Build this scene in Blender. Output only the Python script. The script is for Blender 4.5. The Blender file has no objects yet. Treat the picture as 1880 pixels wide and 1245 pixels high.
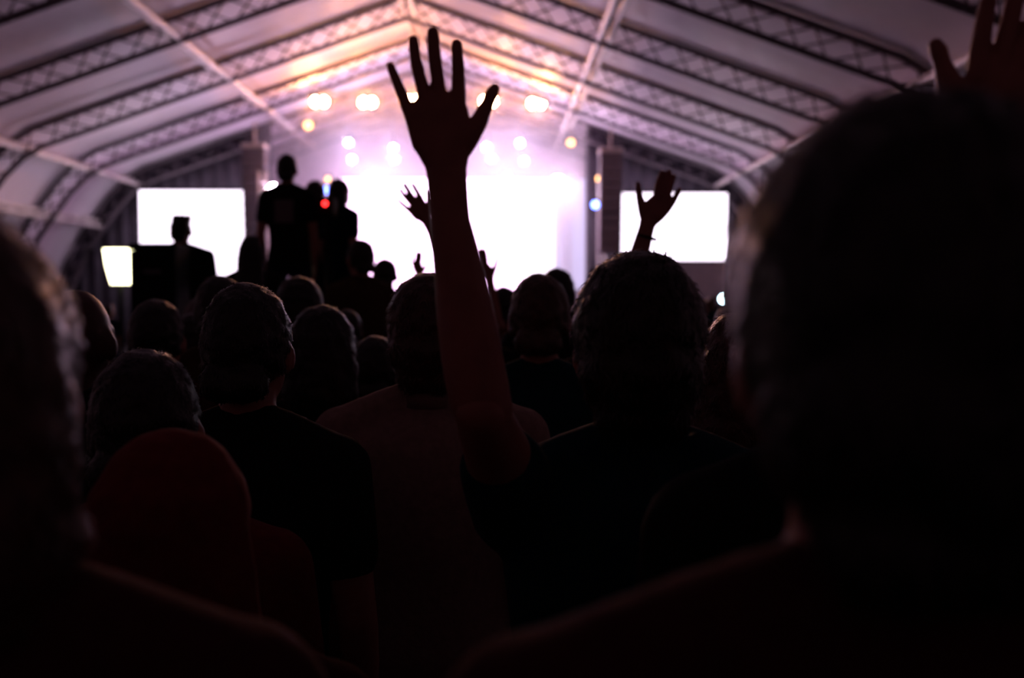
import bpy, bmesh, math, random
from mathutils import Vector, Matrix, Euler, noise
random.seed(7)
R = math.radians
scene = bpy.context.scene
C = scene.collection

# ------------------------------------------------------------------ camera, world, exposure
F = 1828.0                                   # focal length in pixels of the 1880 x 1245 frame
cam_d = bpy.data.cameras.new('camera'); cam = bpy.data.objects.new('camera', cam_d); C.objects.link(cam)
cam_d.sensor_width = 36.0; cam_d.lens = 36.0 * F / 1880.0
cam.location = (0, 0, 1.65)
cam.rotation_euler = (R(90 - 2.57), 0, R(-0.78))
cam_d.clip_start = 0.05; cam_d.clip_end = 200
cam_d.dof.use_dof = True; cam_d.dof.focus_distance = 1.65; cam_d.dof.aperture_fstop = 2.65
scene.camera = cam
w = bpy.data.worlds.new('night'); scene.world = w; w.use_nodes = True
w.node_tree.nodes['Background'].inputs[0].default_value = (0.05, 0.022, 0.03, 1)
w.node_tree.nodes['Background'].inputs[1].default_value = 0.36
vs = scene.view_settings
vs.view_transform = 'Standard'; vs.look = 'None'; vs.gamma = 1.0; vs.use_curve_mapping = False
vs.exposure = 0.65
scene.cycles.max_bounces = 7; scene.cycles.diffuse_bounces = 4; scene.cycles.volume_bounces = 0

CAMR = cam.rotation_euler.to_matrix()
def P(px, py, D):
    """world point that stands D metres ahead of the photographer on the sight line of a pixel"""
    d = CAMR @ Vector(((px - 940) / F, (622.5 - py) / F, -1))
    return Vector((0, 0, 1.65)) + d * (D / d.y)

# ------------------------------------------------------------------ materials
def mat(name, col, rough=0.6, spec=0.3, metal=0.0, noise_amt=0.0, noise_scale=20, bump=0.0, sheen=0.0, coat=0.0, emit=None, estr=0.0, sss=0.0, trans=0.0):
    m = bpy.data.materials.new(name); m.use_nodes = True
    nt = m.node_tree; b = nt.nodes['Principled BSDF']
    b.inputs['Base Color'].default_value = (*col, 1)
    b.inputs['Roughness'].default_value = rough
    b.inputs['Specular IOR Level'].default_value = spec
    b.inputs['Metallic'].default_value = metal
    b.inputs['Sheen Weight'].default_value = sheen; b.inputs['Sheen Roughness'].default_value = .3; b.inputs['Sheen Tint'].default_value = (1, .5, .4, 1)
    b.inputs['Coat Weight'].default_value = coat
    if emit:
        b.inputs['Emission Color'].default_value = (*emit, 1); b.inputs['Emission Strength'].default_value = estr
    if noise_amt or bump:
        tc = nt.nodes.new('ShaderNodeTexCoord'); n = nt.nodes.new('ShaderNodeTexNoise')
        n.inputs['Scale'].default_value = noise_scale; n.inputs['Detail'].default_value = 5
        nt.links.new(tc.outputs['Object'], n.inputs['Vector'])
        if noise_amt:
            cr = nt.nodes.new('ShaderNodeValToRGB')
            cr.color_ramp.elements[0].position = .3; cr.color_ramp.elements[1].position = .7
            cr.color_ramp.elements[0].color = (*[c * (1 - noise_amt) for c in col], 1)
            cr.color_ramp.elements[1].color = (*[min(1, c * (1 + noise_amt)) for c in col], 1)
            nt.links.new(n.outputs['Fac'], cr.inputs['Fac']); nt.links.new(cr.outputs['Color'], b.inputs['Base Color'])
        if bump:
            bp = nt.nodes.new('ShaderNodeBump'); bp.inputs['Strength'].default_value = bump; bp.inputs['Distance'].default_value = .01
            nt.links.new(n.outputs['Fac'], bp.inputs['Height']); nt.links.new(bp.outputs['Normal'], b.inputs['Normal'])
    return m

M = {}
M['membrane'] = mat('tent_membrane', (0.80, 0.73, 0.80), rough=0.52, spec=0.3, noise_amt=0.05, noise_scale=1.5, bump=0.15)
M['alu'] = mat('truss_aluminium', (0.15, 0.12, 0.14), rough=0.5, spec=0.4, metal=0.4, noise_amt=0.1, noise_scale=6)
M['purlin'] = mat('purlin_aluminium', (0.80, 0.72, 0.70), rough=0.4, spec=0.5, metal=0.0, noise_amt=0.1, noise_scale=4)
M['ground'] = mat('dark_floor', (0.02, 0.018, 0.018), rough=0.8, noise_amt=0.3, noise_scale=3, bump=0.2)
M['gable'] = mat('grey_back_drape', (0.55, 0.47, 0.50), rough=0.9, noise_amt=0.15, noise_scale=2, bump=0.2)
M['black'] = mat('matte_black', (0.010, 0.010, 0.011), rough=0.9, spec=0.1, noise_amt=0.2)
M['speaker'] = mat('speaker_grey', (0.20, 0.17, 0.20), rough=0.7, noise_amt=0.15, noise_scale=30)
M['deck'] = mat('stage_deck', (0.03, 0.028, 0.03), rough=0.5, noise_amt=0.2)
M['skirt'] = mat('pale_skirt', (0.45, 0.40, 0.42), rough=0.9, noise_amt=0.08, noise_scale=4)
M['skin'] = mat('skin', (0.36, 0.15, 0.11), rough=0.5, spec=0.35, noise_amt=0.12, noise_scale=30, bump=0.05)
M['skin_shaded'] = mat('skin_shaded', (0.075, 0.030, 0.022), rough=0.5, spec=0.35, noise_amt=0.12, noise_scale=30, bump=0.05)  # skin with the shade on a backlit head put into its colour
M['hair'] = mat('hair_black', (0.012, 0.007, 0.006), rough=0.42, spec=0.5, noise_amt=0.4, noise_scale=60, bump=0.3, sheen=0.06)
M['hair_brown'] = mat('hair_brown', (0.07, 0.024, 0.012), rough=0.4, spec=0.6, noise_amt=0.4, noise_scale=60, bump=0.3, sheen=0.12)
M['eye'] = mat('eye', (0.5, 0.47, 0.45), rough=0.2)
def cloth(name, col): M[name] = mat(name, col, rough=0.9, spec=0.1, noise_amt=0.15, noise_scale=60, bump=0.2, sheen=0.05)
cloth('cloth_black', (0.010, 0.009, 0.010)); cloth('cloth_navy', (0.008, 0.012, 0.028)); cloth('cloth_teal', (0.008, 0.035, 0.045))
cloth('cloth_tan', (0.12, 0.07, 0.045)); cloth('cloth_pale', (0.30, 0.20, 0.17)); cloth('cloth_red', (0.17, 0.022, 0.022)); cloth('cloth_olive', (0.06, 0.035, 0.018))
cloth('denim', (0.012, 0.016, 0.03)); cloth('cloth_wine', (0.06, 0.012, 0.016)); cloth('logo_print', (0.16, 0.12, 0.13))
M['shoe'] = mat('shoe', (0.02, 0.018, 0.018), rough=0.6)
def emis(name, col, s): return mat(name, (0.02, 0.02, 0.02), emit=col, estr=s)
M['led'] = emis('led_wall_glow', (1.0, 0.55, 0.97), 5.5)
M['led_mid'] = emis('led_wall_haze_fade', (0.95, 0.80, 1.0), 2.0)
M['led_dim'] = emis('led_wall_haze_fade_dim', (0.70, 0.60, 1.0), 0.75)
M['screen'] = emis('side_screen_glow', (0.97, 0.80, 1.0), 2.0)
M['blinder'] = emis('blinder_lamp', (1.0, 0.38, 0.14), 220.0)
M['spot'] = emis('spot_lens', (0.80, 0.62, 1.0), 170.0)
M['spot_hot'] = emis('spot_lens_hot', (1.0, 0.7, 1.0), 150.0)
M['blue'] = emis('blue_lens', (0.10, 0.16, 1.0), 14.0)
M['amber'] = emis('amber_lens', (1.0, 0.42, 0.14), 5.0)
M['redled'] = emis('red_tally', (1.0, 0.02, 0.02), 5.0)
M['lampshade'] = emis('lamp_glow', (1.0, 0.93, 0.55), 5.0)
M['cyan'] = emis('cyan_phone_light', (0.5, 0.85, 1.0), 25.0)

# ------------------------------------------------------------------ helpers
def link(name, mesh, m=None, parent=None):
    o = bpy.data.objects.new(name, mesh); C.objects.link(o)
    if m is not None and mesh is not None:
        if not mesh.materials: mesh.materials.append(m)
    if parent: o.parent = parent
    return o
def empty(name, loc=(0, 0, 0), rz=0):
    o = bpy.data.objects.new(name, None); C.objects.link(o); o.location = loc; o.rotation_euler = (0, 0, rz); o.empty_display_size = .1
    return o
def tag(o, label=None, cat=None, group=None, kind=None):
    if label: o['label'] = label
    if cat: o['category'] = cat
    if group: o['group'] = group
    if kind: o['kind'] = kind
    return o
def frame_of(t):
    t = t.normalized(); a = Vector((0, 0, 1)) if abs(t.z) < .9 else Vector((1, 0, 0))
    u = t.cross(a).normalized(); return u, u.cross(t).normalized()

class Shape:
    def __init__(s): s.v = []; s.f = []
    def loft(s, rings, n=16):
        """rings: (centre, U, V) ellipse half axes as vectors; closed with caps"""
        b = len(s.v)
        for c, U, V in rings:
            for k in range(n):
                a = 2 * math.pi * k / n
                s.v.append(Vector(c) + Vector(U) * math.cos(a) + Vector(V) * math.sin(a))
        for i in range(len(rings) - 1):
            for k in range(n):
                k2 = (k + 1) % n
                s.f.append((b + i*n + k, b + i*n + k2, b + (i+1)*n + k2, b + (i+1)*n + k))
        s.f.append(tuple(b + k for k in reversed(range(n)))); e = b + (len(rings)-1)*n
        s.f.append(tuple(e + k for k in range(n)))
        return s
    def limb(s, pts, n=12, flat=1.0, nrm=None):
        """pts: (point, radius); rounded ends; flat thins the section along nrm"""
        pts = [(Vector(p), r) for p, r in pts]; L = len(pts); rings = []
        def ring(p, r, t, sc):
            if nrm is not None:
                V = Vector(nrm) - t * Vector(nrm).dot(t); V.normalize(); U = V.cross(t)
            else: U, V = frame_of(t)
            rings.append((p, U * (r * sc), V * (r * sc * flat)))
        T = []
        for i in range(L):
            a = pts[max(0, i-1)][0]; b = pts[min(L-1, i+1)][0]; T.append((b - a).normalized())
        p0, r0 = pts[0]
        for a in (80, 50, 25): ring(p0 - T[0] * (r0 * math.sin(R(a))), r0, T[0], math.cos(R(a)))
        for i in range(L): ring(pts[i][0], pts[i][1], T[i], 1)
        p1, r1 = pts[-1]
        for a in (25, 50, 80): ring(p1 + T[-1] * (r1 * math.sin(R(a))), r1, T[-1], math.cos(R(a)))
        return s.loft(rings, n)
    def ball(s, c, r, rot=(0, 0, 0), n=16):
        c = Vector(c); m = Euler(rot).to_matrix(); rings = []
        for a in (-84, -65, -45, -22, 0, 22, 45, 65, 84):
            z = math.sin(R(a)); q = math.cos(R(a))
            rings.append((c + m @ Vector((0, 0, r[2]*z)), m @ Vector((r[0]*q, 0, 0)), m @ Vector((0, r[1]*q, 0))))
        return s.loft(rings, n)
    def box(s, lo, hi):
        b = len(s.v); (x0, y0, z0), (x1, y1, z1) = lo, hi
        s.v += [Vector(p) for p in ((x0,y0,z0),(x1,y0,z0),(x1,y1,z0),(x0,y1,z0),(x0,y0,z1),(x1,y0,z1),(x1,y1,z1),(x0,y1,z1))]
        s.f += [tuple(b + i for i in q) for q in ((3,2,1,0),(4,5,6,7),(0,1,5,4),(1,2,6,5),(2,3,7,6),(3,0,4,7))]
        return s
    def add(s, other, mtx=None):
        b = len(s.v); s.v += [(mtx @ p if mtx else p.copy()) for p in other.v]; s.f += [tuple(b + i for i in q) for q in other.f]
        return s
    def raw(s, name='mesh', smooth=False):
        me = bpy.data.meshes.new(name); me.from_pydata([tuple(p) for p in s.v], [], s.f); me.update()
        if smooth: me.polygons.foreach_set('use_smooth', [True] * len(me.polygons))
        return me
    def fused(s, voxel, sm=4):
        """one continuous surface out of all the pieces"""
        me = s.raw(); o = bpy.data.objects.new('tmp', me); C.objects.link(o)
        md = o.modifiers.new('r', 'REMESH'); md.mode = 'VOXEL'; md.voxel_size = voxel
        if sm:
            ms = o.modifiers.new('s', 'SMOOTH'); ms.factor = .5; ms.iterations = sm
        dg = bpy.context.evaluated_depsgraph_get(); out = bpy.data.meshes.new_from_object(o.evaluated_get(dg))
        r = Shape(); r.v = [v.co.copy() for v in out.vertices]; r.f = [tuple(p.vertices) for p in out.polygons]
        bpy.data.objects.remove(o); bpy.data.meshes.remove(me); bpy.data.meshes.remove(out)
        return r
def copy_tree(o, parent=None):
    c = o.copy(); C.objects.link(c); c.parent = parent
    for ch in o.children: copy_tree(ch, c)
    return c

# ------------------------------------------------------------------ the tent
TX = -2.27                                    # centre line of the tent
YS = [32.65 - 3.85 * i for i in range(-1, 10)] # arches, the farthest first
APEX = 9.06
def half_profile(inset=0.0):
    pts = [(0, APEX), (2.4, APEX - .352*2.4), (4.82, APEX - .352*4.82), (7.0, APEX - .352*7.0), (9.25, APEX - .352*9.25),
           (9.85, 5.44), (10.38, 4.92), (10.86, 4.28), (11.4, 3.52), (11.84, 2.7), (12.2, 1.8), (12.4, .9), (12.45, 0)]
    out = []
    for i, p in enumerate(pts):
        a = Vector(pts[max(0, i-1)]); b = Vector(pts[min(len(pts)-1, i+1)]); t = (b - a).normalized()
        n = Vector((t.y, -t.x))               # inward and down
        if n.y > 0 and i < 8: n = -n
        if i == 0: n = Vector((0, -1.06))
        if n.x > 0: n = -n
        out.append((p[0] + n.x*inset, p[1] + n.y*inset))
    return out
def full_profile(inset=0.0):
    h = half_profile(inset); return [(-x, z) for x, z in reversed(h[1:])] + h
ceiling = tag(empty('ceiling', (TX, 0, 0)), 'pale fabric tent roof lit purple by the stage', 'ceiling', kind='structure')
prof = full_profile(0)
for i in range(len(YS) - 1):
    y1, y0 = YS[i], YS[i+1]; s = Shape(); n = 8
    for k in range(n + 1):
        y = y0 + (y1 - y0) * k / n; sag = .07 * math.sin(math.pi * k / n)
        for x, z in full_profile(sag): s.v.append(Vector((x, y, z)))
    m_ = len(prof)
    for k in range(n):
        for j in range(m_ - 1):
            s.f.append((k*m_ + j, k*m_ + j + 1, (k+1)*m_ + j + 1, (k+1)*m_ + j))
    o = link('roof_panel', s.raw('roof_panel', True), M['membrane'], ceiling)
    md = o.modifiers.new('thick', 'SOLIDIFY'); md.thickness = .012; md.offset = 1
floor_o = link('floor', Shape().box((TX-14, -8, -.2), (TX+14, 38, 0)).raw('floor'), M['ground']); tag(floor_o, 'dark trampled floor under the crowd', 'floor', kind='structure')
# back wall of the tent behind the stage
s = Shape(); yb = YS[0]
for y in (yb + .02, yb + .10):
    for x, z in prof: s.v.append(Vector((TX + x, y, z)))
m_ = len(prof); s.f += [tuple(range(m_)), tuple(reversed(range(m_, 2*m_)))]
for j in range(m_): s.f.append((j, (j+1) % m_, m_ + (j+1) % m_, m_ + j))
tag(link('wall_back', s.raw('wall_back'), M['gable']), 'grey fabric end wall of the tent behind the stage', 'wall', kind='structure')

def unit_tube(r, n=8):
    s = Shape(); rr = [(Vector((0, 0, z)), Vector((r, 0, 0)), Vector((0, r, 0))) for z in (0, 1)]
    return s.loft(rr, n).raw('tube', True)
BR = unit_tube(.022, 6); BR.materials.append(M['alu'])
def stick(name, mesh, a, b, parent):
    a = Vector(a); b = Vector(b); o = bpy.data.objects.new(name, mesh); C.objects.link(o); o.parent = parent
    o.location = a; o.rotation_mode = 'QUATERNION'; o.rotation_quaternion = (b - a).to_track_quat('Z', 'Y'); o.scale = (1, 1, (b - a).length)
    return o
def resample(pts, step):
    out = [Vector(pts[0])]; acc = 0
    for a, b in zip(pts, pts[1:]):
        a = Vector(a); b = Vector(b); L = (b - a).length; t = step - acc
        while t < L: out.append(a + (b - a) * (t / L)); t += step
        acc = (acc + L) % step
    return out
arch_label = ['roof truss arch against the end wall behind the stage', 'roof truss arch over the front edge of the stage', 'second roof truss arch in front of the stage',
              'third roof truss arch in front of the stage', 'fourth roof truss arch, crossing the upper corners of the photo', 'fifth roof truss arch, in the dark top corners of the photo']
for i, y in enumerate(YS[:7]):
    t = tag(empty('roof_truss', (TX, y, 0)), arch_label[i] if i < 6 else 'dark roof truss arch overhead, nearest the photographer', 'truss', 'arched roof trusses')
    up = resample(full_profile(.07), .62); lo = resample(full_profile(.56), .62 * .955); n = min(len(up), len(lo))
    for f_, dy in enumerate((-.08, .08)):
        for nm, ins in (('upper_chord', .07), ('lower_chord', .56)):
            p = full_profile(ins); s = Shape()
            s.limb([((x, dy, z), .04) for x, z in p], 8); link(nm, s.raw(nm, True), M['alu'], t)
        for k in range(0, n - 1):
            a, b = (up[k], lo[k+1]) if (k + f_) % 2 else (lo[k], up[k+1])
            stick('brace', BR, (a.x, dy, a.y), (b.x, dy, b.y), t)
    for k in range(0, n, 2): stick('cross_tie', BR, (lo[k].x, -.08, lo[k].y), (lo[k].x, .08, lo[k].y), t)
PT = unit_tube(.07, 8); PT.materials.append(M['purlin'])
PB = unit_tube(.02, 6); PB.materials.append(M['purlin'])
def purlin(x, z, dx, dz, label):
    t = tag(empty('purlin', (TX, 0, 0)), label, 'beam', 'long beams along the tent roof')
    stick('rail', PT, (x - dx, YS[8], z - dz), (x - dx, YS[0], z - dz), t); stick('rail', PT, (x + dx, YS[8], z + dz), (x + dx, YS[0], z + dz), t)
    y = YS[8]; k = 0
    while y < YS[0] - 1.03:
        sg = 1 if k % 2 else -1
        stick('strut', PB, (x - sg*dx, y, z - sg*dz), (x + sg*dx, y + 1.0325, z + sg*dz), t); y += 1.0325; k += 1
purlin(0, APEX - .2, .12, 0, 'pale ridge beam running along the top of the roof')
purlin(-4.5, APEX - .352*4.5 - .45, .13, -.05, 'pale beam along the roof slope over the left screen')
purlin(4.5, APEX - .352*4.5 - .45, .13, .05, 'pale beam along the roof slope over the right screen')
purlin(-9.5, 5.28, .10, -.07, 'pale beam along the left eave of the tent')
purlin(9.5, 5.28, .10, .07, 'pale beam along the right eave of the tent')
purlin(-10.75, 3.95, .06, -.10, 'low pale beam on the curved left side of the tent')

# ------------------------------------------------------------------ stage
st = tag(empty('stage', (TX, 28.8, 0)), 'dark raised stage platform beneath the glowing wall', 'stage')
link('deck', Shape().box((-5.0, 0, 1.10), (5.0, 6.4, 1.20)).raw('deck'), M['deck'], st)
link('skirt', Shape().box((-4.95, .05, 0), (4.95, .09, 1.10)).raw('skirt'), M['black'], st)
leg = Shape().box((-.05, -.05, 0), (.05, .05, 1.10)).raw('leg'); leg.materials.append(M['alu'])
for x in (-4.8, -2.4, 0, 2.4, 4.8):
    for y in (.4, 3.2, 6.1):
        o = bpy.data.objects.new('leg', leg); C.objects.link(o); o.parent = st; o.location = (x, y, 0)
lw = tag(empty('video_wall', (TX, 34.4, 1.206)), 'huge overexposed white video wall at the back of the stage', 'screen')
for x in range(8):
    for z in range(4):
        s = Shape().box((-3.15 + 1.05*x + .004, 0, .62 + .95*z + .004), (-3.15 + 1.05*(x+1) - .004, .08, .62 + .95*(z+1) - .004))
        link('panel', s.raw('panel'), M['led_dim' if x == 7 else 'led_mid' if x == 6 else 'led'], lw)  # last two columns dimmed to lavender, imitating the glow's fade into haze
fr = Shape()
for x in (-3.15, -1.05, 1.05, 3.15, 5.0): fr.box((x - .04, .10, 0), (x + .04, .18, 4.45))
fr.box((-3.2, .10, .5), (5.2, .18, .6)); fr.box((-3.2, .10, 4.4), (5.2, .18, 4.5))
link('support_frame', fr.raw('frame'), M['alu'], lw)

def side_screen(px0, px1, py0, py1, D, label, skirt):
    a = P(px0, py1, D); b = P(px1, py0, D)
    cx = (a.x + b.x) / 2; t = tag(empty('projection_screen', (cx, D, 0)), label, 'screen', 'side screens'); hw = (b.x - a.x) / 2
    link('screen_face', Shape().box((-hw, 0, a.z), (hw, .04, b.z)).raw('face'), M['screen'], t)
    f = Shape()
    for z in (a.z - .06, b.z): f.box((-hw - .06, -.01, z), (hw + .06, .06, z + .06))
    for x in (-hw - .06, hw): f.box((x, -.01, a.z), (x + .06, .06, b.z))
    link('screen_frame', f.raw('frame'), M['black'], t)
    for x in (-hw + .1, hw - .1): link('leg', Shape().box((x - .04, .02, 0), (x + .04, .10, a.z)).raw('leg'), M['alu'], t)
    link('skirt', Shape().box((-hw, -.01, max(.1, a.z - 1.6)), (hw, .015, a.z - .06)).raw('skirt'), M[skirt], t)
side_screen(258, 462, 350, 505, 30.3, 'glowing white projection screen left of the stage', 'black')
side_screen(1140, 1335, 355, 478, 30.3, 'glowing white projection screen right of the stage', 'skirt')

cab = Shape().box((-.33, -.25, -.14), (.33, .25, .14)); 
def line_array(px, D, ytop, label):
    p = P(px, ytop, D); t = tag(empty('line_array', (p.x, D, p.z)), label, 'loudspeaker', 'hanging loudspeaker columns')
    link('flying_frame', Shape().box((-.34, -.3, -.02), (.34, .3, .10)).box((-.03, -.03, .1), (.03, .03, .75)).raw('bumper'), M['purlin'], t)
    z = -.17
    for k in range(10):
        o = link('speaker_box', cab.raw('cab'), M['speaker'], t); o.location = (0, .012*k*k*.12, z); o.rotation_euler = (R(-.5*k), 0, 0); z -= .296
        bv = o.modifiers.new('b', 'BEVEL'); bv.width = .02; bv.segments = 2
        g = link('grille', Shape().box((-.30, -.262, -.115), (.30, -.25, .115)).raw('g'), M['speaker'], o)
line_array(468, 29.6, 272, 'tall grey loudspeaker column hanging beside the left screen')
line_array(1121, 29.6, 280, 'tall grey loudspeaker column hanging beside the right screen')

# dark masking drapes left and right of the stage opening
M['mask'] = mat('masking_drape', (0.10, 0.085, 0.11), rough=0.95, noise_amt=0.2, noise_scale=3)
for sx, l in ((-1, 'dark hanging drape behind the left screen'), (1, 'dark hanging drape behind the right screen')):
    s = Shape(); xs = [5.15 + k*.09 for k in range(81)]
    def roof_z(x):
        h = half_profile(.04)
        for (xa, za), (xb, zb) in zip(h, h[1:]):
            if xa <= x <= xb: return za + (zb - za) * (x - xa) / (xb - xa)
        return 0.0
    n = 0
    for k, x in enumerate(xs):
        zt = roof_z(x)
        if zt <= 0.3: break
        y = .05 * math.sin(k * 1.25) + .1; s.v += [Vector((sx*x, y, .02)), Vector((sx*x, y, zt)), Vector((sx*x, y + .02, zt)), Vector((sx*x, y + .02, .02))]; n += 1
    for k in range(n - 1):
        for j in range(4):
            q = (k*4 + j, k*4 + (j+1) % 4, (k+1)*4 + (j+1) % 4, (k+1)*4 + j); s.f.append(q)
    o = link('drape', s.raw('drape', True), M['mask']); o.location = (TX, YS[1] + .15, 0); tag(o, l, 'drape', 'masking drapes')
# lighting trusses and lamps
def box_truss(x0, x1, y, z, label):
    t = tag(empty('lighting_truss', (0, y, z)), label, 'truss', 'horizontal lighting trusses')
    tube = TT
    for a in (0, .34):
        for b in (-.17, .17): stick('chord', tube, (x0, b, a), (x1, b, a), t)
    x = x0; k = 0
    while x + .5 <= x1 + .01:
        for b in (-.17, .17): stick('brace', TB, (x, b, .34 * (k % 2)), (x + .5, b, .34 * (1 - k % 2)), t)
        x += .5; k += 1
    for xx in (x0 + .6, x1 - .6):
        d = abs(xx - TX); stick('hanger', TB, (xx, 0, .34), (xx, 0, APEX - .352*d - .05 - z), t)
    return t
TT = unit_tube(.025, 8); TT.materials.append(M['purlin']); TB = unit_tube(.012, 6); TB.materials.append(M['purlin'])
a = P(572, 180, 30.2); b = P(1003, 180, 30.2)
box_truss(a.x, b.x, 30.2, a.z - .17, 'horizontal lighting truss carrying the row of amber lamps')
a = P(600, 245, 33.0); b = P(1036, 245, 33.0)
box_truss(a.x, b.x, 33.0, a.z + .05, 'horizontal lighting truss carrying the blue-white spotlights')

def lens_mesh(r, n=20):
    s = Shape(); s.loft([(Vector((0, -.012, 0)), Vector((r*.9, 0, 0)), Vector((0, 0, r*.9))), (Vector((0, 0, 0)), Vector((r, 0, 0)), Vector((0, 0, r)))], n); return s.raw('lens', True)
def blinder(px, py, D, label):
    p = P(px, py, D); t = tag(empty('blinder_lamp', p), label, 'stage light', 'amber lamps in a row')
    link('housing', Shape().box((-.29, .0, -.18), (.29, .16, .18)).raw('housing'), M['black'], t)
    for x in (-.13, .13): link('lens', Shape().loft([(Vector((x, -.004, 0)), Vector((.118, 0, .0)), Vector((0, 0, .14))), (Vector((x, .001, 0)), Vector((.122, 0, 0)), Vector((0, 0, .145)))], 24).raw('lens'), M['blinder'], t)
    y = Shape().box((-.32, .05, -.03), (-.30, .10, .24)).box((.30, .05, -.03), (.32, .10, .24)).box((-.32, .05, .22), (.32, .10, .24))
    link('yoke', y.raw('yoke'), M['black'], t)
for px, py, l in ((587, 187, 'amber blinder lamp, leftmost of the row under the roof'), (675, 188, 'amber blinder lamp, second from the left of the row'),
                  (759, 185, 'amber blinder lamp shining between the raised little and ring fingers'), (897, 186, 'amber blinder lamp shining behind the raised thumb'),
                  (985, 190, 'amber blinder lamp, rightmost of the row under the roof')):
    blinder(px, py, 29.8, l)
def par(px, py, D, r, m, label, group, hang=True, post=0.0):
    p = P(px, py, D); t = tag(empty('spotlight', p), label, 'stage light', group)
    s = Shape(); s.loft([(Vector((0, y, 0)), Vector((q, 0, 0)), Vector((0, 0, q))) for y, q in ((0.005, r*1.12), (.10, r*1.15), (.26, r*.95), (.36, r*.55))], 18)
    link('housing', s.raw('h', True), M['black'], t)
    link('lens', lens_mesh(r), M[m], t)
    k = r * 1.3; y = Shape()
    y.box((-k - .015, .12, -.02), (-k, .17, k*1.3)).box((k, .12, -.02), (k + .015, .17, k*1.3)).box((-k - .015, .12, k*1.3), (k + .015, .17, k*1.3 + .015))
    link('yoke', y.raw('y'), M['black'], t)
    if post: link('stand', Shape().box((-.02, .10, -post), (.02, .14, k*1.3)).box((-.2, .0, -post), (.2, .3, -post + .03)).raw('stand'), M['black'], t)
    return t
SP = [(640, 262, 'upper'), (646, 293, 'lower'), (722, 272, 'upper'), (724, 293, 'lower'), (893, 270, 'upper'), (902, 291, 'lower'), (955, 263, 'upper'), (962, 296, 'lower')]
nm = ['leftmost pair', 'leftmost pair', 'second pair from the left', 'second pair from the left', 'second pair from the right', 'second pair from the right', 'rightmost pair', 'rightmost pair']
for (px, py, u), q in zip(SP, nm):
    par(px, py, 32.6, .10, 'spot', f'{u} blue-white spotlight of the {q} above the video wall', 'paired blue-white spotlights')
for px0, px1 in ((640, 646), (722, 724), (893, 902), (955, 962)):
    p = P((px0 + px1)/2, 278, 33.0); tag(link('drop_pole', Shape().limb([((p.x, p.y, 5.9), .03), ((p.x, p.y, a.z + .1), .03)], 8).raw('pole', True), M['alu']),
        f'thin hanging pole behind {"the leftmost" if px0==640 else "the second" if px0==722 else "the third" if px0==893 else "the rightmost"} pair of blue-white spotlights', 'pole', 'spotlight poles')
for px, py, D, r, m, l in ((683, 327, 33.4, .15, 'spot_hot', 'white spotlight just above the video wall, left of the raised arm'),
                        (931, 327, 33.4, .12, 'spot_hot', 'white spotlight just above the video wall, right of the raised arm'),
                        (1024, 333, 33.0, .19, 'spot_hot', 'broad white spotlight at the right end of the video wall'),
                        (1034, 355, 33.5, .13, 'spot_hot', 'lower white spotlight at the right end of the video wall'),
                        (566, 230, 30.5, .13, 'amber', 'dim amber lamp under the left roof slope'), (602, 329, 31.0, .08, 'amber', 'small amber lamp above the standing trio'),
                        (1048, 262, 31.0, .11, 'amber', 'small amber lamp under the right roof slope'), (1101, 328, 30.6, .10, 'amber', 'small amber lamp left of the right loudspeaker column'),
                        (502, 349, 29.0, .17, 'spot_hot', 'bright white spotlight by the left loudspeaker column'), (1093, 376, 31.0, .11, 'blue', 'blue spotlight by the right loudspeaker column'),
                        (600, 349, 31.0, .11, 'blue', 'blue spotlight shining between the two shorter people of the standing trio')):
    par(px, py, D, r, m, l, 'single stage spotlights')
par(1328, 549, 27.0, .10, 'cyan', 'small cyan-white phone light low beside the tall blurred head at right, built as a standing lamp', None, post=P(1328, 549, 27.0).z)  # a phone light in the crowd, made as a lamp on an added stand
# two uprights that carry the single spotlights at the stage sides
for px, D, l in ((484, 29.05, 'truss upright at the left front corner of the stage'), (1104, 31.55, 'truss upright at the right side of the stage'), (602, 31.6, 'truss upright behind the standing trio'), (1040, 33.3, 'truss upright at the right end of the video wall')):
    p = P(px, 540, D); t = tag(empty('truss_upright', (p.x, D, 1.203 if abs(p.x - TX) < 6.5 else 0)), l, 'truss', 'truss uprights'); z0 = t.location.z
    H = 5.2 if D < 33 else 4.9
    for x in (-.1, .1):
        for y in (-.1, .1): stick('chord', TT, (x, y, 0), (x, y, H - z0), t)
    for k in range(int((H - z0) / .3)):
        stick('brace', TB, (-.1 if k % 2 else .1, -.1, .3*k), (.1 if k % 2 else -.1, -.1, .3*k + .3), t)

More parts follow.
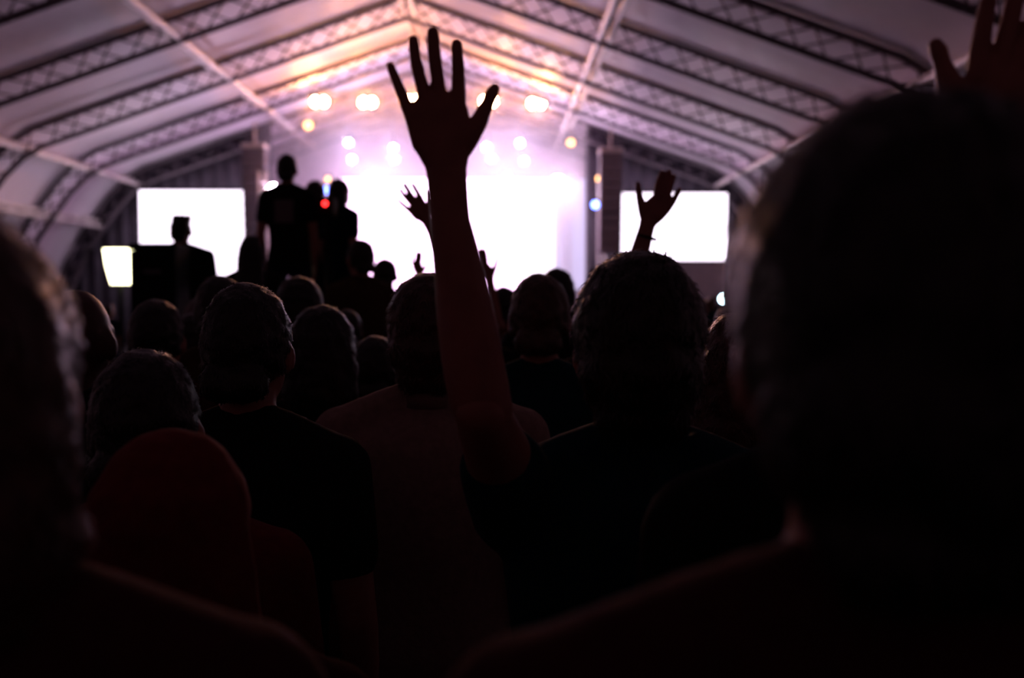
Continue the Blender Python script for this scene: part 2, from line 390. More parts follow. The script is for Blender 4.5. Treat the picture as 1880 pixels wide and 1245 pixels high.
# ------------------------------------------------------------------ people
# hands: drawn in hand units (wrist at 0,0; u to the thumb, v to the fingertips), 260 units = one hand length
def make_hand(kind, forearm=None, depth=1.0):
    s = Shape(); limb0 = s.limb
    if forearm is not None and kind == 'spread' and forearm is not FA: s.limb = lambda pts, *a, **k: limb0([(p, r_ * 1.22) for p, r_ in pts], *a, **k)
    def V(u, v, w=0): return Vector((u, v, w))
    if kind in ('spread', 'relaxed'):
        k = 0 if kind == 'spread' else 1
        def c(u, v, w): return V(u * (.86 if k and v > 100 else 1), v, -k * w)
        s.limb([(c(-14, 108, 0), 13), (c(-15, 140, 4), 13), (c(-18, 165, 9), 12.8), (c(-23.5, 203, 22), 12.4), (c(-26, 247, 46), 11.6)], 10)   # middle
        s.limb([(c(-38, 104, 0), 13), (c(-43, 138, 5), 12.4), (c(-48, 158, 10), 11.8), (c(-55.5, 188, 22), 12.0), (c(-59, 208, 34), 10.2), (c(-61.5, 233, 48), 9.8)], 10)   # ring
        s.limb([(c(-64, 92, 0), 13.5), (c(-78, 124, 6), 11), (c(-91, 156, 18), 9.8), (c(-103, 186, 40), 8.2)], 10)              # little
        s.limb([(c(18, 100, 0), 15), (c(20, 136, 4), 13.8), (c(19.5, 180, 18), 12.4), (c(17, 226, 42), 10.6)], 10)                # index
        s.limb([(V(14, 30, -8), 24), (V(34, 58, -10), 23), (V(57, 90, -12), 17), (V(73.5, 124, -12), 11.6), (V(81, 142, -13), 12.4), (V(86, 150, -13), 10)], 12)  # thumb
        s.loft([(V(-2, -14), V(37, 0), V(0, 0, 26)), (V(-3, 2), V(38, 0), V(0, 0, 25)), (V(-8, 28), V(47, 0), V(0, 0, 24)), (V(-13, 55, 0), V(55, 0), V(0, 0, 23)), (V(-18, 84), V(58.5, 0), V(0, 0, 20)), (V(-19, 108), V(58, 0), V(0, 0, 17)), (V(-14, 128), V(44, 0), V(0, 0, 12)), (V(-13, 141), V(36, 0), V(0, 0, 9))], 20)
        s.limb([(V(-50, 45), 15), (V(-64, 98), 15.5)], 10)
    elif kind == 'together':
        s.limb([(V(2, 100), 18), (V(22, 172), 17), (V(27, 232), 14)], 10)
        s.limb([(V(-20, 104), 18), (V(-4, 180), 17), (V(0, 246), 14)], 10)
        s.limb([(V(-42, 100), 18), (V(-32, 170), 16.5), (V(-27, 236), 13.5)], 10)
        s.limb([(V(-58, 80), 17), (V(-70, 130), 14.5), (V(-76, 192), 12)], 10)
        s.limb([(V(22, 22, -8), 26), (V(44, 50, -10), 24), (V(78, 92, -12), 17), (V(98, 125, -12), 14), (V(108, 145, -12), 11.5)], 12)
        s.loft([(V(-2, -14), V(38, 0), V(0, 0, 26)), (V(-3, 4), V(40, 0), V(0, 0, 25)), (V(-6, 40), V(56, 0), V(0, 0, 24)), (V(-14, 80), V(62, 0), V(0, 0, 20)), (V(-20, 112), V(54, 0), V(0, 0, 16)), (V(-16, 132), V(36, 0), V(0, 0, 10))], 20)
    if forearm:                                # (u, v, half width, half depth)
        s.loft([(V(u, v, ww), V(h, 0), V(0, 0, d)) for u, v, h, d, ww in forearm], 20)
    k = .18 / 260
    if kind == 'spread' and forearm is FS:    # a broader hand
        for p in s.v: p.z *= 1.1
    for p in s.v: p *= k
    return s.fused(.0021 if kind == 'spread' and forearm else .003, 5 if kind == 'spread' and forearm else 3)
# forearm of the big raised arm, wrist outwards to beyond the elbow
FA = [(-2, -2, 37, 27, 0), (-1, -20, 36.5, 27, 0), (1, -50, 36, 29, 0), (3.5, -88, 36.8, 33, 0), (12.5, -138, 42, 39, 0), (21.5, -188, 47, 44, 0), (28.5, -238, 52, 48, 0),
      (36.5, -288, 56, 50, 0), (43, -338, 57.5, 51, -2), (52, -388, 59, 53, -5), (60, -430, 58, 53, -10), (66, -462, 54, 50, -18)]
FS = [(-2, -2, 37, 27, 0), (-1, -40, 37, 28, 0), (1, -110, 42, 37, 0), (3, -220, 51, 46, 0), (4, -320, 55, 50, 0), (4, -400, 53, 50, 0)]
FT = [(u + .17*v, v, h, d, q) for u, v, h, d, q in FS]
HAND = {'big': make_hand('spread', FA), 'spread': make_hand('spread', FS), 'together': make_hand('together', FT), 'relaxed': make_hand('relaxed')}

def hand_matrix(o, ex, ey, size, flip=False):
    ex = Vector(ex).normalized(); ey = Vector(ey); ey = (ey - ex * ey.dot(ex)).normalized(); ez = ex.cross(ey)
    if flip: ez = -ez
    k = size / .18
    return Matrix(((ex.x*k, ey.x*k, ez.x*k, o[0]), (ex.y*k, ey.y*k, ez.y*k, o[1]), (ex.z*k, ey.z*k, ez.z*k, o[2]), (0, 0, 0, 1)))

def body_shapes(arms, build=1.0, voxel=.011, sleeve=.55):
    """arms: {'L': None | dict(shoulder, elbow, hand=Shape, mtx)}; a figure 1.75 m tall facing +y; returns body, shirt, trousers"""
    b = Shape(); q = build; X = lambda a: Vector((a, 0, 0)); Yv = lambda a: Vector((0, a, 0))
    # head and face
    b.ball((0, -.004, 1.642), (.075, .094, .103)); b.ball((0, .034, 1.585), (.058, .062, .074)); b.ball((0, .078, 1.548), (.026, .022, .022))
    b.limb([((0, .088, 1.640), .012), ((0, .105, 1.600), .015)], 8)                       # nose
    b.limb([((-.022, .084, 1.562), .010), ((.022, .084, 1.562), .010)], 8); b.limb([((-.05, .070, 1.652), .013), ((.05, .070, 1.652), .013)], 8)
    for sx in (-1, 1): b.ball((sx*.079, -.006, 1.612), (.011, .022, .034), (0, 0, sx*-.35))
    # neck, trunk
    b.loft([((0, -.012, 1.40), X(.075*q), Yv(.065)), ((0, -.012, 1.46), X(.060*q), Yv(.060)), ((0, -.004, 1.53), X(.055*q), Yv(.058)), ((0, .002, 1.58), X(.054*q), Yv(.058))])
    trunk = [(1.475, .055, .045), (1.45, .105, .065), (1.42, .160, .085), (1.38, .178, .10), (1.30, .172, .112), (1.20, .160, .115), (1.10, .146, .108), (1.02, .148, .108), (.94, .166, .115), (.86, .160, .112), (.81, .12, .08)]
    b.loft([((0, -.008, z), X(a*q), Yv(d*q)) for z, a, d in trunk], 24)
    for sx in (-1, 1):
        b.limb([((0, -.02, 1.50), .045), ((sx*.09*q, -.015, 1.455), .045), ((sx*.165*q, -.01, 1.415), .05)], 10)
        b.limb([((sx*.085, 0, .90), .088*q), ((sx*.095, .012, .70), .074*q), ((sx*.10, .012, .50), .055), ((sx*.10, -.006, .34), .052), ((sx*.10, -.012, .10), .036)], 12)
        b.limb([((sx*.10, -.045, .045), .036), ((sx*.108, .05, .040), .036), ((sx*.118, .13, .032), .030)], 10, flat=.9)
    top = Shape(); top.loft([((0, -.008, z), X(a*q + .016), Yv(d*q + .016)) for z, a, d in trunk[1:10]], 24)
    top.loft([((0, -.012, 1.42), X(.090*q), Yv(.080)), ((0, -.010, 1.485), X(.070*q), Yv(.070))])
    hands = []
    for k, sx in (('L', -1), ('R', 1)):
        a = arms.get(k); top.limb([((0, -.02, 1.495), .050), ((sx*.09*q, -.015, 1.46), .053), ((sx*.165*q, -.01, 1.42), .060)], 10)
        if a is None:
            sh = Vector((sx*.185*q, -.008, 1.405)); el = Vector((sx*.235*q, -.03, 1.12)); wr = Vector((sx*.225*q, .045, .885))
            b.limb([(sh, .052), (sh.lerp(el, .5), .045), (el, .039), (el.lerp(wr, .35), .038), (wr, .026)], 12)
            hands.append((HAND['relaxed'], hand_matrix(wr, (-sx*.3, 1, .1), (0, .12, -1), .18, flip=(sx > 0))))
        else:
            sh, el = Vector(a['shoulder']), Vector(a['elbow'])
            b.limb([(sh, .054), (sh.lerp(el, .5), .047), (el, a.get('re', .042))], 12); b.limb([((sx*.12*q, -.01, 1.38), .06), (sh, .055)], 10)
            if a.get('wrist'): b.limb([(el, .041), (el.lerp(Vector(a['wrist']), .4), .037)], 12)
            hands.append((a['hand'], a['mtx']))
        e = sh.lerp(el, sleeve); top.limb([((sx*.13*q, -.01, 1.385), .066), (sh, .068)], 12); top.limb([(sh, .069), (e, .060)], 12)
    body = b.fused(voxel, 3)
    for h, mx in hands: body.add(h, mx)
    leg = Shape(); leg.loft([((0, -.008, z), X(a*q + .014), Yv(d*q + .014)) for z, a, d in trunk[7:11]], 20)
    for sx in (-1, 1):
        leg.limb([((sx*.085, 0, .90), .098*q), ((sx*.095, .012, .70), .086*q), ((sx*.10, .012, .50), .070), ((sx*.10, -.006, .34), .066), ((sx*.10, -.012, .12), .058)], 12)
    return body, top.fused(voxel*1.1, 4), leg.fused(voxel*1.3, 4)

def rough_up(s, amt, sc, seed=0):
    off = Vector((seed*7.3, seed*3.1, seed*1.7))
    for p in s.v:
        n = noise.noise_vector(p * sc + off); p += n * amt
    return s
def hair_shape(kind, seed=0, voxel=.008):
    s = Shape()
    if kind == 'short':
        s.ball((0, -.012, 1.652), (.083, .098, .105)); s.limb([((-.03, -.075, 1.57), .036), ((.03, -.075, 1.57), .036)], 10); s.limb([((-.066, -.02, 1.64), .022), ((-.070, -.035, 1.60), .015)], 8); s.limb([((.066, -.02, 1.64), .022), ((.070, -.035, 1.60), .015)], 8)
        return rough_up(s.fused(voxel, 4), .0045, 45, seed)
    if kind == 'full':                       # thick rounded hair
        s.ball((0, -.016, 1.655), (.095, .110, .110)); s.ball((0, -.045, 1.60), (.088, .080, .085)); s.limb([((-.03, -.07, 1.54), .036), ((.03, -.07, 1.54), .036)], 10)
        return rough_up(s.fused(voxel, 5), .004, 40, seed)
    if kind == 'crop':                       # very short
        s.ball((0, -.010, 1.647), (.0785, .096, .102)); s.limb([((-.03, -.07, 1.575), .032), ((.03, -.07, 1.575), .032)], 10)
        return rough_up(s.fused(voxel, 3), .003, 70, seed)
    if kind == 'quiff':                      # short with a raised flat top
        s.ball((0, -.012, 1.652), (.081, .098, .103)); s.loft([((0, .0, 1.70), Vector((.070, 0, 0)), Vector((0, .085, 0))), ((.004, .01, 1.745), Vector((.074, 0, 0)), Vector((0, .085, 0))), ((.006, .015, 1.772), Vector((.070, 0, 0)), Vector((0, .075, 0)))])
        s.limb([((-.03, -.07, 1.575), .033), ((.03, -.07, 1.575), .033)], 10)
        return rough_up(s.fused(voxel, 2), .006, 50, seed)
    if kind == 'bob':
        s.ball((0, -.014, 1.652), (.090, .102, .106)); s.loft([((0, -.03, 1.68), Vector((.088, 0, 0)), Vector((0, .085, 0))), ((0, -.035, 1.60), Vector((.100, 0, 0)), Vector((0, .078, 0))), ((0, -.038, 1.52), Vector((.104, 0, 0)), Vector((0, .070, 0))), ((0, -.04, 1.475), Vector((.088, 0, 0)), Vector((0, .055, 0)))], 20)
        return rough_up(s.fused(voxel, 5), .005, 34, seed)
    if kind == 'long':
        s.ball((0, -.014, 1.652), (.090, .102, .106)); s.loft([((0, -.03, 1.68), Vector((.088, 0, 0)), Vector((0, .085, 0))), ((0, -.04, 1.58), Vector((.100, 0, 0)), Vector((0, .075, 0))), ((0, -.06, 1.46), Vector((.106, 0, 0)), Vector((0, .062, 0))), ((0, -.095, 1.34), Vector((.115, 0, 0)), Vector((0, .045, 0))), ((0, -.105, 1.22), Vector((.090, 0, 0)), Vector((0, .030, 0)))], 20)
        return rough_up(s.fused(voxel, 5), .006, 34, seed)
    if kind == 'scarf':
        s.ball((0, -.012, 1.652), (.094, .108, .108)); s.loft([((0, -.02, 1.69), Vector((.090, 0, 0)), Vector((0, .095, 0))), ((0, -.028, 1.60), Vector((.106, 0, 0)), Vector((0, .085, 0))), ((0, -.03, 1.52), Vector((.118, 0, 0)), Vector((0, .088, 0))), ((0, -.03, 1.45), Vector((.150, 0, 0)), Vector((0, .10, 0))), ((0, -.03, 1.40), Vector((.195, 0, 0)), Vector((0, .12, 0))), ((0, -.03, 1.36), Vector((.19, 0, 0)), Vector((0, .12, 0)))], 24)
        return rough_up(s.fused(.007, 5), .004, 14, seed)
    if kind == 'cap':
        s.ball((0, -.006, 1.658), (.084, .102, .098)); s.loft([((0, .07, 1.675), Vector((.072, 0, 0)), Vector((0, 0, .010))), ((0, .13, 1.668), Vector((.068, 0, 0)), Vector((0, 0, .007))), ((0, .165, 1.655), Vector((.045, 0, 0)), Vector((0, 0, .006)))], 16)
        s.limb([((-.03, -.07, 1.575), .032), ((.03, -.07, 1.575), .032)], 10)
        return s.fused(.006, 3)
HAIR = {}
def add_strands(s, n, rnd, lmin, lmax):
    """loose locks lying over the hair, combed down from the crown"""
    faces = list(s.f)
    for _ in range(n):
        f = rnd.choice(faces); a, b, c = (s.v[i] for i in f[:3]); nr = (b - a).cross(c - a)
        if nr.length < 1e-9: continue
        nr.normalize(); p = (a + b + c) / 3
        if nr.dot(p - Vector((0, -.02, 1.6))) < 0: nr = -nr
        d = Vector((p.x * 3, (p.y + .01) * 3, -.55)) + Vector((rnd.uniform(-.5, .5), rnd.uniform(-.5, .5), rnd.uniform(-.3, .3)))
        d = d - nr * d.dot(nr)
        if d.length < 1e-6: continue
        d.normalize(); L = rnd.uniform(lmin, lmax); lift = rnd.uniform(.0, .27); w_ = nr.cross(d) * rnd.uniform(.0007, .0014); i = len(s.v)
        q = p - nr * .002; m1 = q + d * L * .5 + nr * (L * lift * .6 + .002); e = q + d * L + nr * (L * lift * rnd.uniform(.4, 1.1))
        s.v += [q - w_, q + w_, m1 + w_, m1 - w_, e]; s.f += [(i, i+1, i+2, i+3), (i+3, i+2, i+4)]
    return s
def hair_mesh(kind, seed=0):
    k = (kind, seed % 2)
    if k not in HAIR:
        h = hair_shape(kind, seed % 2)
        if kind not in ('scarf', 'cap'): add_strands(h, 4200, random.Random(seed % 2 + 5), *((.008, .018) if kind in ('short', 'crop', 'quiff') else (.012, .028)))
        HAIR[k] = h.raw('hair_' + kind, True)
    return HAIR[k]
BODY = {}
def bodies(key, arms=None, build=1.0, voxel=.011, sleeve=.55):
    if key not in BODY: BODY[key] = [s.raw(n, True) for s, n in zip(body_shapes(arms or {}, build, voxel, sleeve), ('body', 'shirt', 'trousers'))]
    return BODY[key]
eye_me = Shape().ball((0, 0, 0), (.0115, .0115, .0115), n=10).raw('eye', True)
shoe_s = Shape()
shoe_s.limb([((0, -.05, .046), .046), ((.005, .05, .044), .046), ((.016, .138, .036), .038)], 12); shoe_s.limb([((0, -.02, .06), .05), ((0, -.015, .10), .05)], 10)
shoe_me = shoe_s.fused(.008, 3).raw('shoe', True)
def with_mat(name, me, m, parent):
    o = bpy.data.objects.new(name, me); C.objects.link(o); o.parent = parent
    if not me.materials: me.materials.append(m)
    o.material_slots[0].link = 'OBJECT'; o.material_slots[0].material = m
    return o
def person(label, loc, H, body_key='plain', hair='short', hm='hair', skin='skin', shirt='cloth_black', pants='denim', yaw=0, arms=None, build=1.0, seed=0, group='people in the crowd', voxel=.011, sleeve=.55, wide=1.0, small=False):
    t = tag(empty('person', loc, yaw), label, 'person', group); k = H / 1.75; t.scale = (k * wide, k * wide, k)
    bm_, sm_, tm_ = bodies(body_key, arms, build, voxel, sleeve)
    with_mat('body', bm_, M[skin], t); with_mat('shirt', sm_, M[shirt], t); with_mat('trousers', tm_, M[pants], t)
    if hair:
        with_mat('headscarf' if hair == 'scarf' else 'cap' if hair == 'cap' else 'hair', hair_mesh(hair, seed), M[hm], t)
    for sx in (-1, 1):
            if not small: o = with_mat('eye', eye_me, M['eye'], t); o.location = (sx*.031, .078, 1.634)
            o = with_mat('shoe', shoe_me, M['shoe'], t); o.location = (sx*.10, -.004, 0); o.scale = (sx, 1, 1)
    return t
def stand(px, top, D, base=0.0, extra=0.012):
    """ground point and height of someone whose head top shows at (px, top)"""
    p = P(px, top, D); return Vector((p.x, D, base)), p.z - base - extra
def local(pt, loc, k, yaw=0):
    v = Vector(pt) - Vector(loc); v = Matrix.Rotation(-yaw, 3, 'Z') @ v; return v / k

# --- the two big blurred heads next to the photographer
loc, H = stand(1655, 183, .54); person('person with short dark hair, huge blurred head filling the right side', loc, H, hair='full', shirt='cloth_wine', skin='skin', seed=1, build=1.06, wide=1.0)
loc, H = stand(-112, 352, .66); person('person with dark bobbed hair, blurred and cut off at the left edge', loc, H, hair='bob', hm='hair_brown', shirt='cloth_wine', build=.95)

# --- the raised arm and its owner
loc, H = stand(1170, 463, 1.36); k = H / 1.75; D0 = 1.15
scale_px = D0 / F; wrist = P(822, 312, D0); hs = 260 * scale_px
elbow = wrist + Vector((60, 0, -440)) * scale_px
sh = Vector((loc.x - .168*k, 1.36 - .01, loc.z + 1.40*k))
toL = lambda p: local(p, loc, k)
mx = hand_matrix(toL(wrist), (1, 0, 0), (0, 0, 1), hs / k)
person('person with thick rounded dark hair raising the big spread hand mid-frame', loc, H, 'raised_big', hair='full', shirt='cloth_teal', seed=0,
       arms={'L': dict(shoulder=toL(sh), elbow=toL(elbow), hand=HAND['big'], mtx=mx, re=.034)}, voxel=.009, sleeve=.45, skin='skin')

def raiser(label, key, px, top, D, wpx, tip, side, handkind, thumb, shirt, hair, base=0.0, size=.18, hm='hair', small=False, seed=0):
    """someone with one arm up: wrist pixel, middle finger tip pixel; thumb = +1 when it points right in the photo"""
    loc, H = stand(px, top, D, base); k = H / 1.75; sx = -1 if side == 'L' else 1
    wd = D - .04 if D < 2 else D - .1
    wr = P(wpx[0], wpx[1], wd); tp = P(tip[0], tip[1], wd); ey = (tp - wr); hs = size; ey.normalize()
    ex = Vector((thumb, 0, 0)); ex = (ex - ey * ex.dot(ey)).normalized()
    el = wr - ey * hs * 1.35; shp = Vector((loc.x + sx*.175*k, D - .01, loc.z + 1.41*k))
    el = el + (shp - el) * .12
    tl = lambda p: local(p, loc, k)
    m4 = hand_matrix(tl(wr), ex, ey, hs / k, flip=(thumb < 0))
    return person(label, loc, H, key, hair=hair, hm=hm, shirt=shirt, arms={side: dict(shoulder=tl(shp), elbow=tl(el), hand=HAND[handkind], mtx=m4)}, voxel=.012, seed=seed, small=small)
raiser('person hidden by the big right head, raising a spread hand in the top right corner', 'raised_corner', 1640, 330, 1.0, (1800, 262), (1836, -18), 'R', 'spread', -1, 'cloth_black', 'short', size=.155)
raiser('person raising a hand with closed fingers before the right screen', 'raised_screen', 1130, 505, 3.2, (1189, 408), (1229, 314), 'R', 'together', -1, 'cloth_black', 'short', size=.176)
# bracelet on that wrist
br = Shape(); n = 24; hold = C.objects[-1]; own = [o for o in C.objects if o.get('label', '').startswith('person raising a hand with closed')][0]
w3 = P(1187, 436, 3.1); c3 = Vector((w3.x - own.location.x, w3.y - own.location.y, w3.z)) / own.scale.z; ax = Vector((-15, 0, -58)).normalized(); e1 = Vector((0, 1, 0)); e2 = ax.cross(e1)
for j in range(n):
    a_ = 2*math.pi*j/n; d_ = e2 * math.cos(a_) * .031 + e1 * math.sin(a_) * .026; dn = d_.normalized()
    for q_ in range(6):
        b_ = 2*math.pi*q_/6; br.v.append(c3 + d_ + dn * (.0045*math.cos(b_)) + ax * (.0045*math.sin(b_)))
for j in range(n):
    for q_ in range(6): br.f.append((j*6 + q_, ((j+1) % n)*6 + q_, ((j+1) % n)*6 + (q_+1) % 6, j*6 + (q_+1) % 6))
with_mat('bracelet', br.raw('bracelet', True), M['black'], own)
raiser('person raising a thin spread hand just left of the big arm', 'raised_left', 850, 520, 4.3, (786, 405), (750, 335), 'L', 'spread', 1, 'cloth_black', 'long', size=.185)
raiser('person in the far crowd raising a small hand left of the big arm', 'raised_far_a', 800, 530, 6.0, (770, 504), (769, 464), 'L', 'together', 1, 'cloth_black', 'short', size=.14)
raiser('person raising a small slanting hand right of the big arm', 'raised_far_b', 925, 524, 5.6, (899, 512), (884, 462), 'L', 'together', 1, 'cloth_wine', 'short')

# --- heads in the middle of the crowd
rows = [
 ('person in a pale collared shirt with brown hair, behind the big raised arm', 790, 502, 2.1, 'full', 'hair_brown', 'cloth_pale'),
 ('person with cropped hair in a teal shirt, right of the big arm', 991, 498, 2.65, 'short', 'hair_brown', 'cloth_teal'),
 ('person whose dark hair shows just behind the cropped head right of the arm', 1022, 490, 4.6, 'short', 'hair', 'cloth_black'),
 ('person with a round dark head in front of the screen watcher, reddish rim', 455, 512, 1.8, 'short', 'hair', 'cloth_black'),
 ('person whose dark hair shows just left of the reddish-rimmed round head', 405, 503, 3.3, 'short', 'hair', 'cloth_olive'),
 ('person with dark round hair and red rim light, beside the collared shirt', 592, 556, 2.5, 'bob', 'hair', 'cloth_black'),
 ('person whose dark hair rises right under the standing trio', 551, 505, 3.75, 'bob', 'hair', 'cloth_black'),
 ('bald person with a bright rim of light on the scalp', 139, 516, 2.15, None, None, 'cloth_black'),
 ('person in a dark red headscarf at the lower left', 322, 778, 1.07, 'scarf', 'cloth_red', 'cloth_wine'),
 ('person with dark hair between the bald head and the screen watcher', 288, 545, 2.9, 'short', 'hair', 'cloth_wine'),
 ('person with dark hair half hidden by the big right head', 1362, 565, 1.75, 'long', 'hair_brown', 'cloth_black'),
 ('person with dark hair seen small over the shirt collar', 690, 612, 2.9, 'short', 'hair', 'cloth_navy'),
 ('person with dark hair low between the headscarf and the bald head', 270, 632, 1.42, 'short', 'hair', 'cloth_red'),
]
for i, (l, px, top, D, hair, hm, shirt) in enumerate(rows):
    loc, H = stand(px, top, D); t = person(l, loc, H, 'plain' if i % 2 == 0 else 'slim', hair=hair, hm=hm or 'hair', shirt=shirt, seed=i, build=1.0 if i % 2 == 0 else .92, yaw=R(random.uniform(-8, 8)), skin='skin_shaded' if hair is None else 'skin')
    if i == 0:                               # stand-up collar of the pale shirt
        s = Shape(); n = 28; ring = []
        for z, r, y in ((1.475, .074, -.012), (1.525, .066, -.008), (1.522, .060, -.008), (1.475, .066, -.012)): ring.append([(r*math.sin(2*math.pi*j/n), y + r*.98*math.cos(2*math.pi*j/n), z) for j in range(n)])
        for rg in ring: s.v += [Vector(p) for p in rg]
        for a_ in range(4):
            for j in range(n): s.f.append((a_*n + j, a_*n + (j+1) % n, ((a_+1) % 4)*n + (j+1) % n, ((a_+1) % 4)*n + j))
        with_mat('collar', s.raw('collar', True), M['cloth_pale'], t)

# --- platforms with people standing higher than the crowd
def riser(x0, x1, y0, y1, z, label):
    t = tag(empty('platform', ((x0 + x1)/2, (y0 + y1)/2, 0)), label, 'platform', 'platforms in the crowd'); hx = (x1 - x0)/2; hy = (y1 - y0)/2
    link('deck', Shape().box((-hx, -hy, z - .08), (hx, hy, z)).raw('deck'), M['deck'], t)
    for sx in (-1, 1):
        for sy in (-1, 1):
            a_, b_ = sx*(hx - .06), sy*(hy - .06); link('leg', Shape().box((a_ - .03, b_ - .03, 0), (a_ + .03, b_ + .03, z - .08)).raw('leg'), M['alu'], t)
    link('skirt', Shape().box((-hx + .02, -hy + .005, .01), (hx - .02, -hy + .02, z - .08)).raw('skirt'), M['black'], t)
RZ = 1.02
riser(-2.15, -.95, 7.5, 9.0, RZ, 'black platform carrying the three standing people')
loc, H = stand(527, 281, 7.85, RZ); t = person('tall person with a square print on the back, standing above the crowd', loc, H, 'slim', hair='short', shirt='cloth_black', wide=.97)
pr = Shape().box((-.075, -.150, 1.20), (.075, -.136, 1.38)); with_mat('back_print', pr.raw('print'), M['logo_print'], t)
loc, H = stand(579, 331, 8.6, RZ); person('shorter person in the middle of the standing trio', loc, H, 'plain', hair='full', shirt='cloth_black')
loc, H = stand(624, 327, 8.2, RZ); person('person at the right of the standing trio, head leaning to the video wall', loc, H, 'slim', hair='bob', shirt='cloth_navy', yaw=R(-40))
p = P(597, 374, 7.58)
t = tag(empty('camera_tally', (p.x, p.y, RZ)), 'small video camera with a glowing red light among the trio', 'camera')
link('camera_body', Shape().box((-.06, 0, p.z - RZ - .09), (.06, .22, p.z - RZ + .05)).raw('cb'), M['black'], t)
l = link('red_light', Shape().ball((0, 0, 0), (.019, .010, .019)).raw('rl', True), M['redled'], t); l.location = (0, -.006, p.z - RZ)
for a_ in (90, 210, 330):
    link('tripod_leg', Shape().limb([((0, .1, p.z - RZ - .09), .012), ((.1*math.cos(R(a_)), .1 + .1*math.sin(R(a_)), .012), .012)], 8).raw('tl', True), M['black'], t)

riser(-3.6, -2.2, 8.2, 9.8, .58, 'low black platform under the screen watcher')
loc, H = stand(332, 397, 9.0, .58)
t = person('person with a flat-topped haircut, dark against the left screen', loc, H, 'plain', hair='quiff', shirt='cloth_black', wide=1.15)
p = P(296, 540, 8.5)
t = tag(empty('flight_case', (p.x, 8.5, .58)), 'black equipment case standing beside the screen watcher', 'case')
zt = P(292, 449, 8.5).z - .58
link('case_body', Shape().box((-.185, -.2, 0), (.19, .16, zt - .06)).raw('cbody'), M['black'], t); link('case_lid', Shape().box((-.19, -.205, zt - .055), (.195, .165, zt)).raw('clid'), M['black'], t)
for zz in (.3, zt - .25): link('handle', Shape().box((-.07, -.225, zz), (.07, -.2, zz + .03)).raw('hd'), M['alu'], t)
riser(-2.05, -1.35, 6.6, 7.35, .38, 'small black platform under the long-haired person')
loc, H = stand(463, 430, 7.0, .38); person('long-haired person, dark between the left screen and the trio', loc, H, 'slim', hair='long', shirt='cloth_black')
riser(-1.30, -.50, 6.2, 7.2, .28, 'small black platform under the two heads before the video wall')
loc, H = stand(661, 438, 6.4, .28); person('person in an olive shirt, head turned left before the video wall', loc, H, 'slim', hair='short', shirt='cloth_olive', yaw=R(35), wide=1.06)
loc, H = stand(707, 473, 6.88, .28); person('shorter round-headed person right of the olive shirt, before the video wall', loc, H, 'plain', hair='short', shirt='cloth_black', seed=1, wide=1.1)

# glowing tapered lamp at the left
p = P(222, 522, 10.5); q = P(222, 457, 10.5); hgt = q.z - p.z
t = tag(empty('standing_lamp', (p.x, 10.5, 0)), 'glowing yellow-white tapered lamp at the left below the curved truss', 'lamp')
s = Shape(); w0, w1 = 18/F*10.5, 31/F*10.5
s.loft([(Vector((0, 0, p.z)), Vector((w0, 0, 0)), Vector((0, w0*.6, 0))), (Vector((0, 0, p.z + hgt*.5)), Vector((w0*.5 + w1*.55, 0, 0)), Vector((0, w1*.6, 0))), (Vector((0, 0, q.z)), Vector((w1, 0, 0)), Vector((0, w1*.6, 0)))], 24)
link('shade', s.raw('shade', True), M['lampshade'], t)
link('cap', Shape().box((-w1*.9, -w1*.5, q.z + .001), (w1*.9, w1*.5, q.z + .02)).raw('cap'), M['black'], t)
link('pole', Shape().limb([((0, 0, .02), .02), ((0, 0, p.z - .02), .02)], 8).raw('pole', True), M['black'], t)
link('base', Shape().loft([(Vector((0, 0, 0)), Vector((.18, 0, 0)), Vector((0, .18, 0))), (Vector((0, 0, .03)), Vector((.15, 0, 0)), Vector((0, .15, 0)))], 20).raw('base'), M['black'], t)

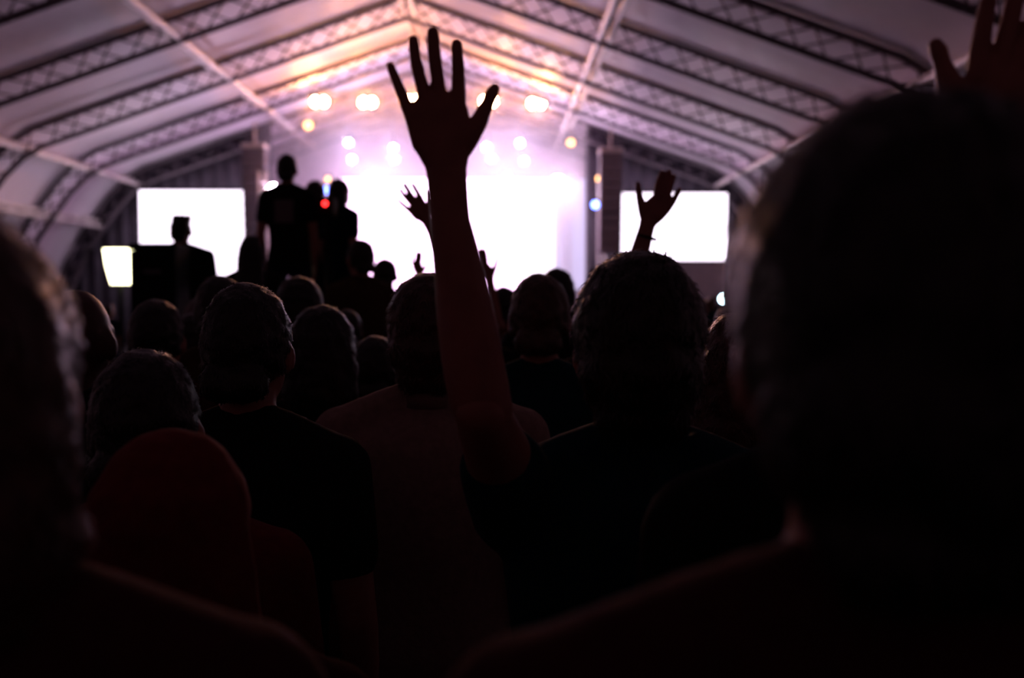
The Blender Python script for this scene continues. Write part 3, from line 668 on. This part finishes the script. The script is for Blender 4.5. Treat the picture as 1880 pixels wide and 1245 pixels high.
# --- the rest of the crowd, low dark heads towards the stage
rng = random.Random(11); spots = []
taken = [(o.location.x, o.location.y) for o in C.objects if o.get('category') in ('person', 'platform')]
tries = 0
while len(spots) < 95 and tries < 6000:
    tries += 1
    y = 2.4 + 25 * rng.random() ** 1.3; half = .50 * y + .4; x = rng.uniform(-half, half)
    if abs(x - TX) > 10.5: continue
    if any((x - a_)**2 + (y - b_)**2 < (.46 if y < 6 else .55)**2 for a_, b_ in taken + spots): continue
    if -3.8 < x < -.4 and 6.0 < y < 10.0: continue
    spots.append((x, y))
for i, (x, y) in enumerate(spots):
    H = rng.uniform(1.50, 1.64) if y < 6 else rng.uniform(1.50, 1.70)
    person('dark figure in the crowd, seen from behind, facing the bright stage', (x, y, 0), H, 'plain' if i % 2 else 'slim', hair=rng.choice(['short', 'short', 'bob', 'long', 'crop']), hm=rng.choice(['hair', 'hair_brown']),
           shirt=rng.choice(['cloth_black', 'cloth_navy', 'cloth_wine', 'cloth_olive', 'cloth_teal']), yaw=R(rng.uniform(-15, 15)), seed=i, group='dark figures filling the crowd', small=True, build=.92 if i % 2 == 0 else 1.0)

# ------------------------------------------------------------------ stage haze
hz = Shape(); pf = [(-4.95, 1.26), (4.95, 1.26), (4.95, 7.0), (2.4, 7.9), (0, 8.7), (-2.4, 7.9), (-4.95, 7.0)]; n = len(pf)
for y in (28.95, 36.35): hz.v += [Vector((TX + x, y, z)) for x, z in pf]
hz.f += [tuple(range(n)), tuple(reversed(range(n, 2*n)))] + [(k, n + k, n + (k+1) % n, (k+1) % n) for k in range(n)]
hz = hz.raw('haze')
m = bpy.data.materials.new('stage_haze'); m.use_nodes = True; nt = m.node_tree
nt.nodes.remove(nt.nodes['Principled BSDF']); v = nt.nodes.new('ShaderNodeVolumeScatter'); v.inputs['Color'].default_value = (.95, .9, 1, 1); v.inputs['Density'].default_value = .11; v.inputs['Anisotropy'].default_value = .35
nt.links.new(v.outputs[0], nt.nodes['Material Output'].inputs['Volume'])
tag(link('stage_haze', hz, m), 'thin bright haze hanging over the stage', 'haze', kind='stuff')
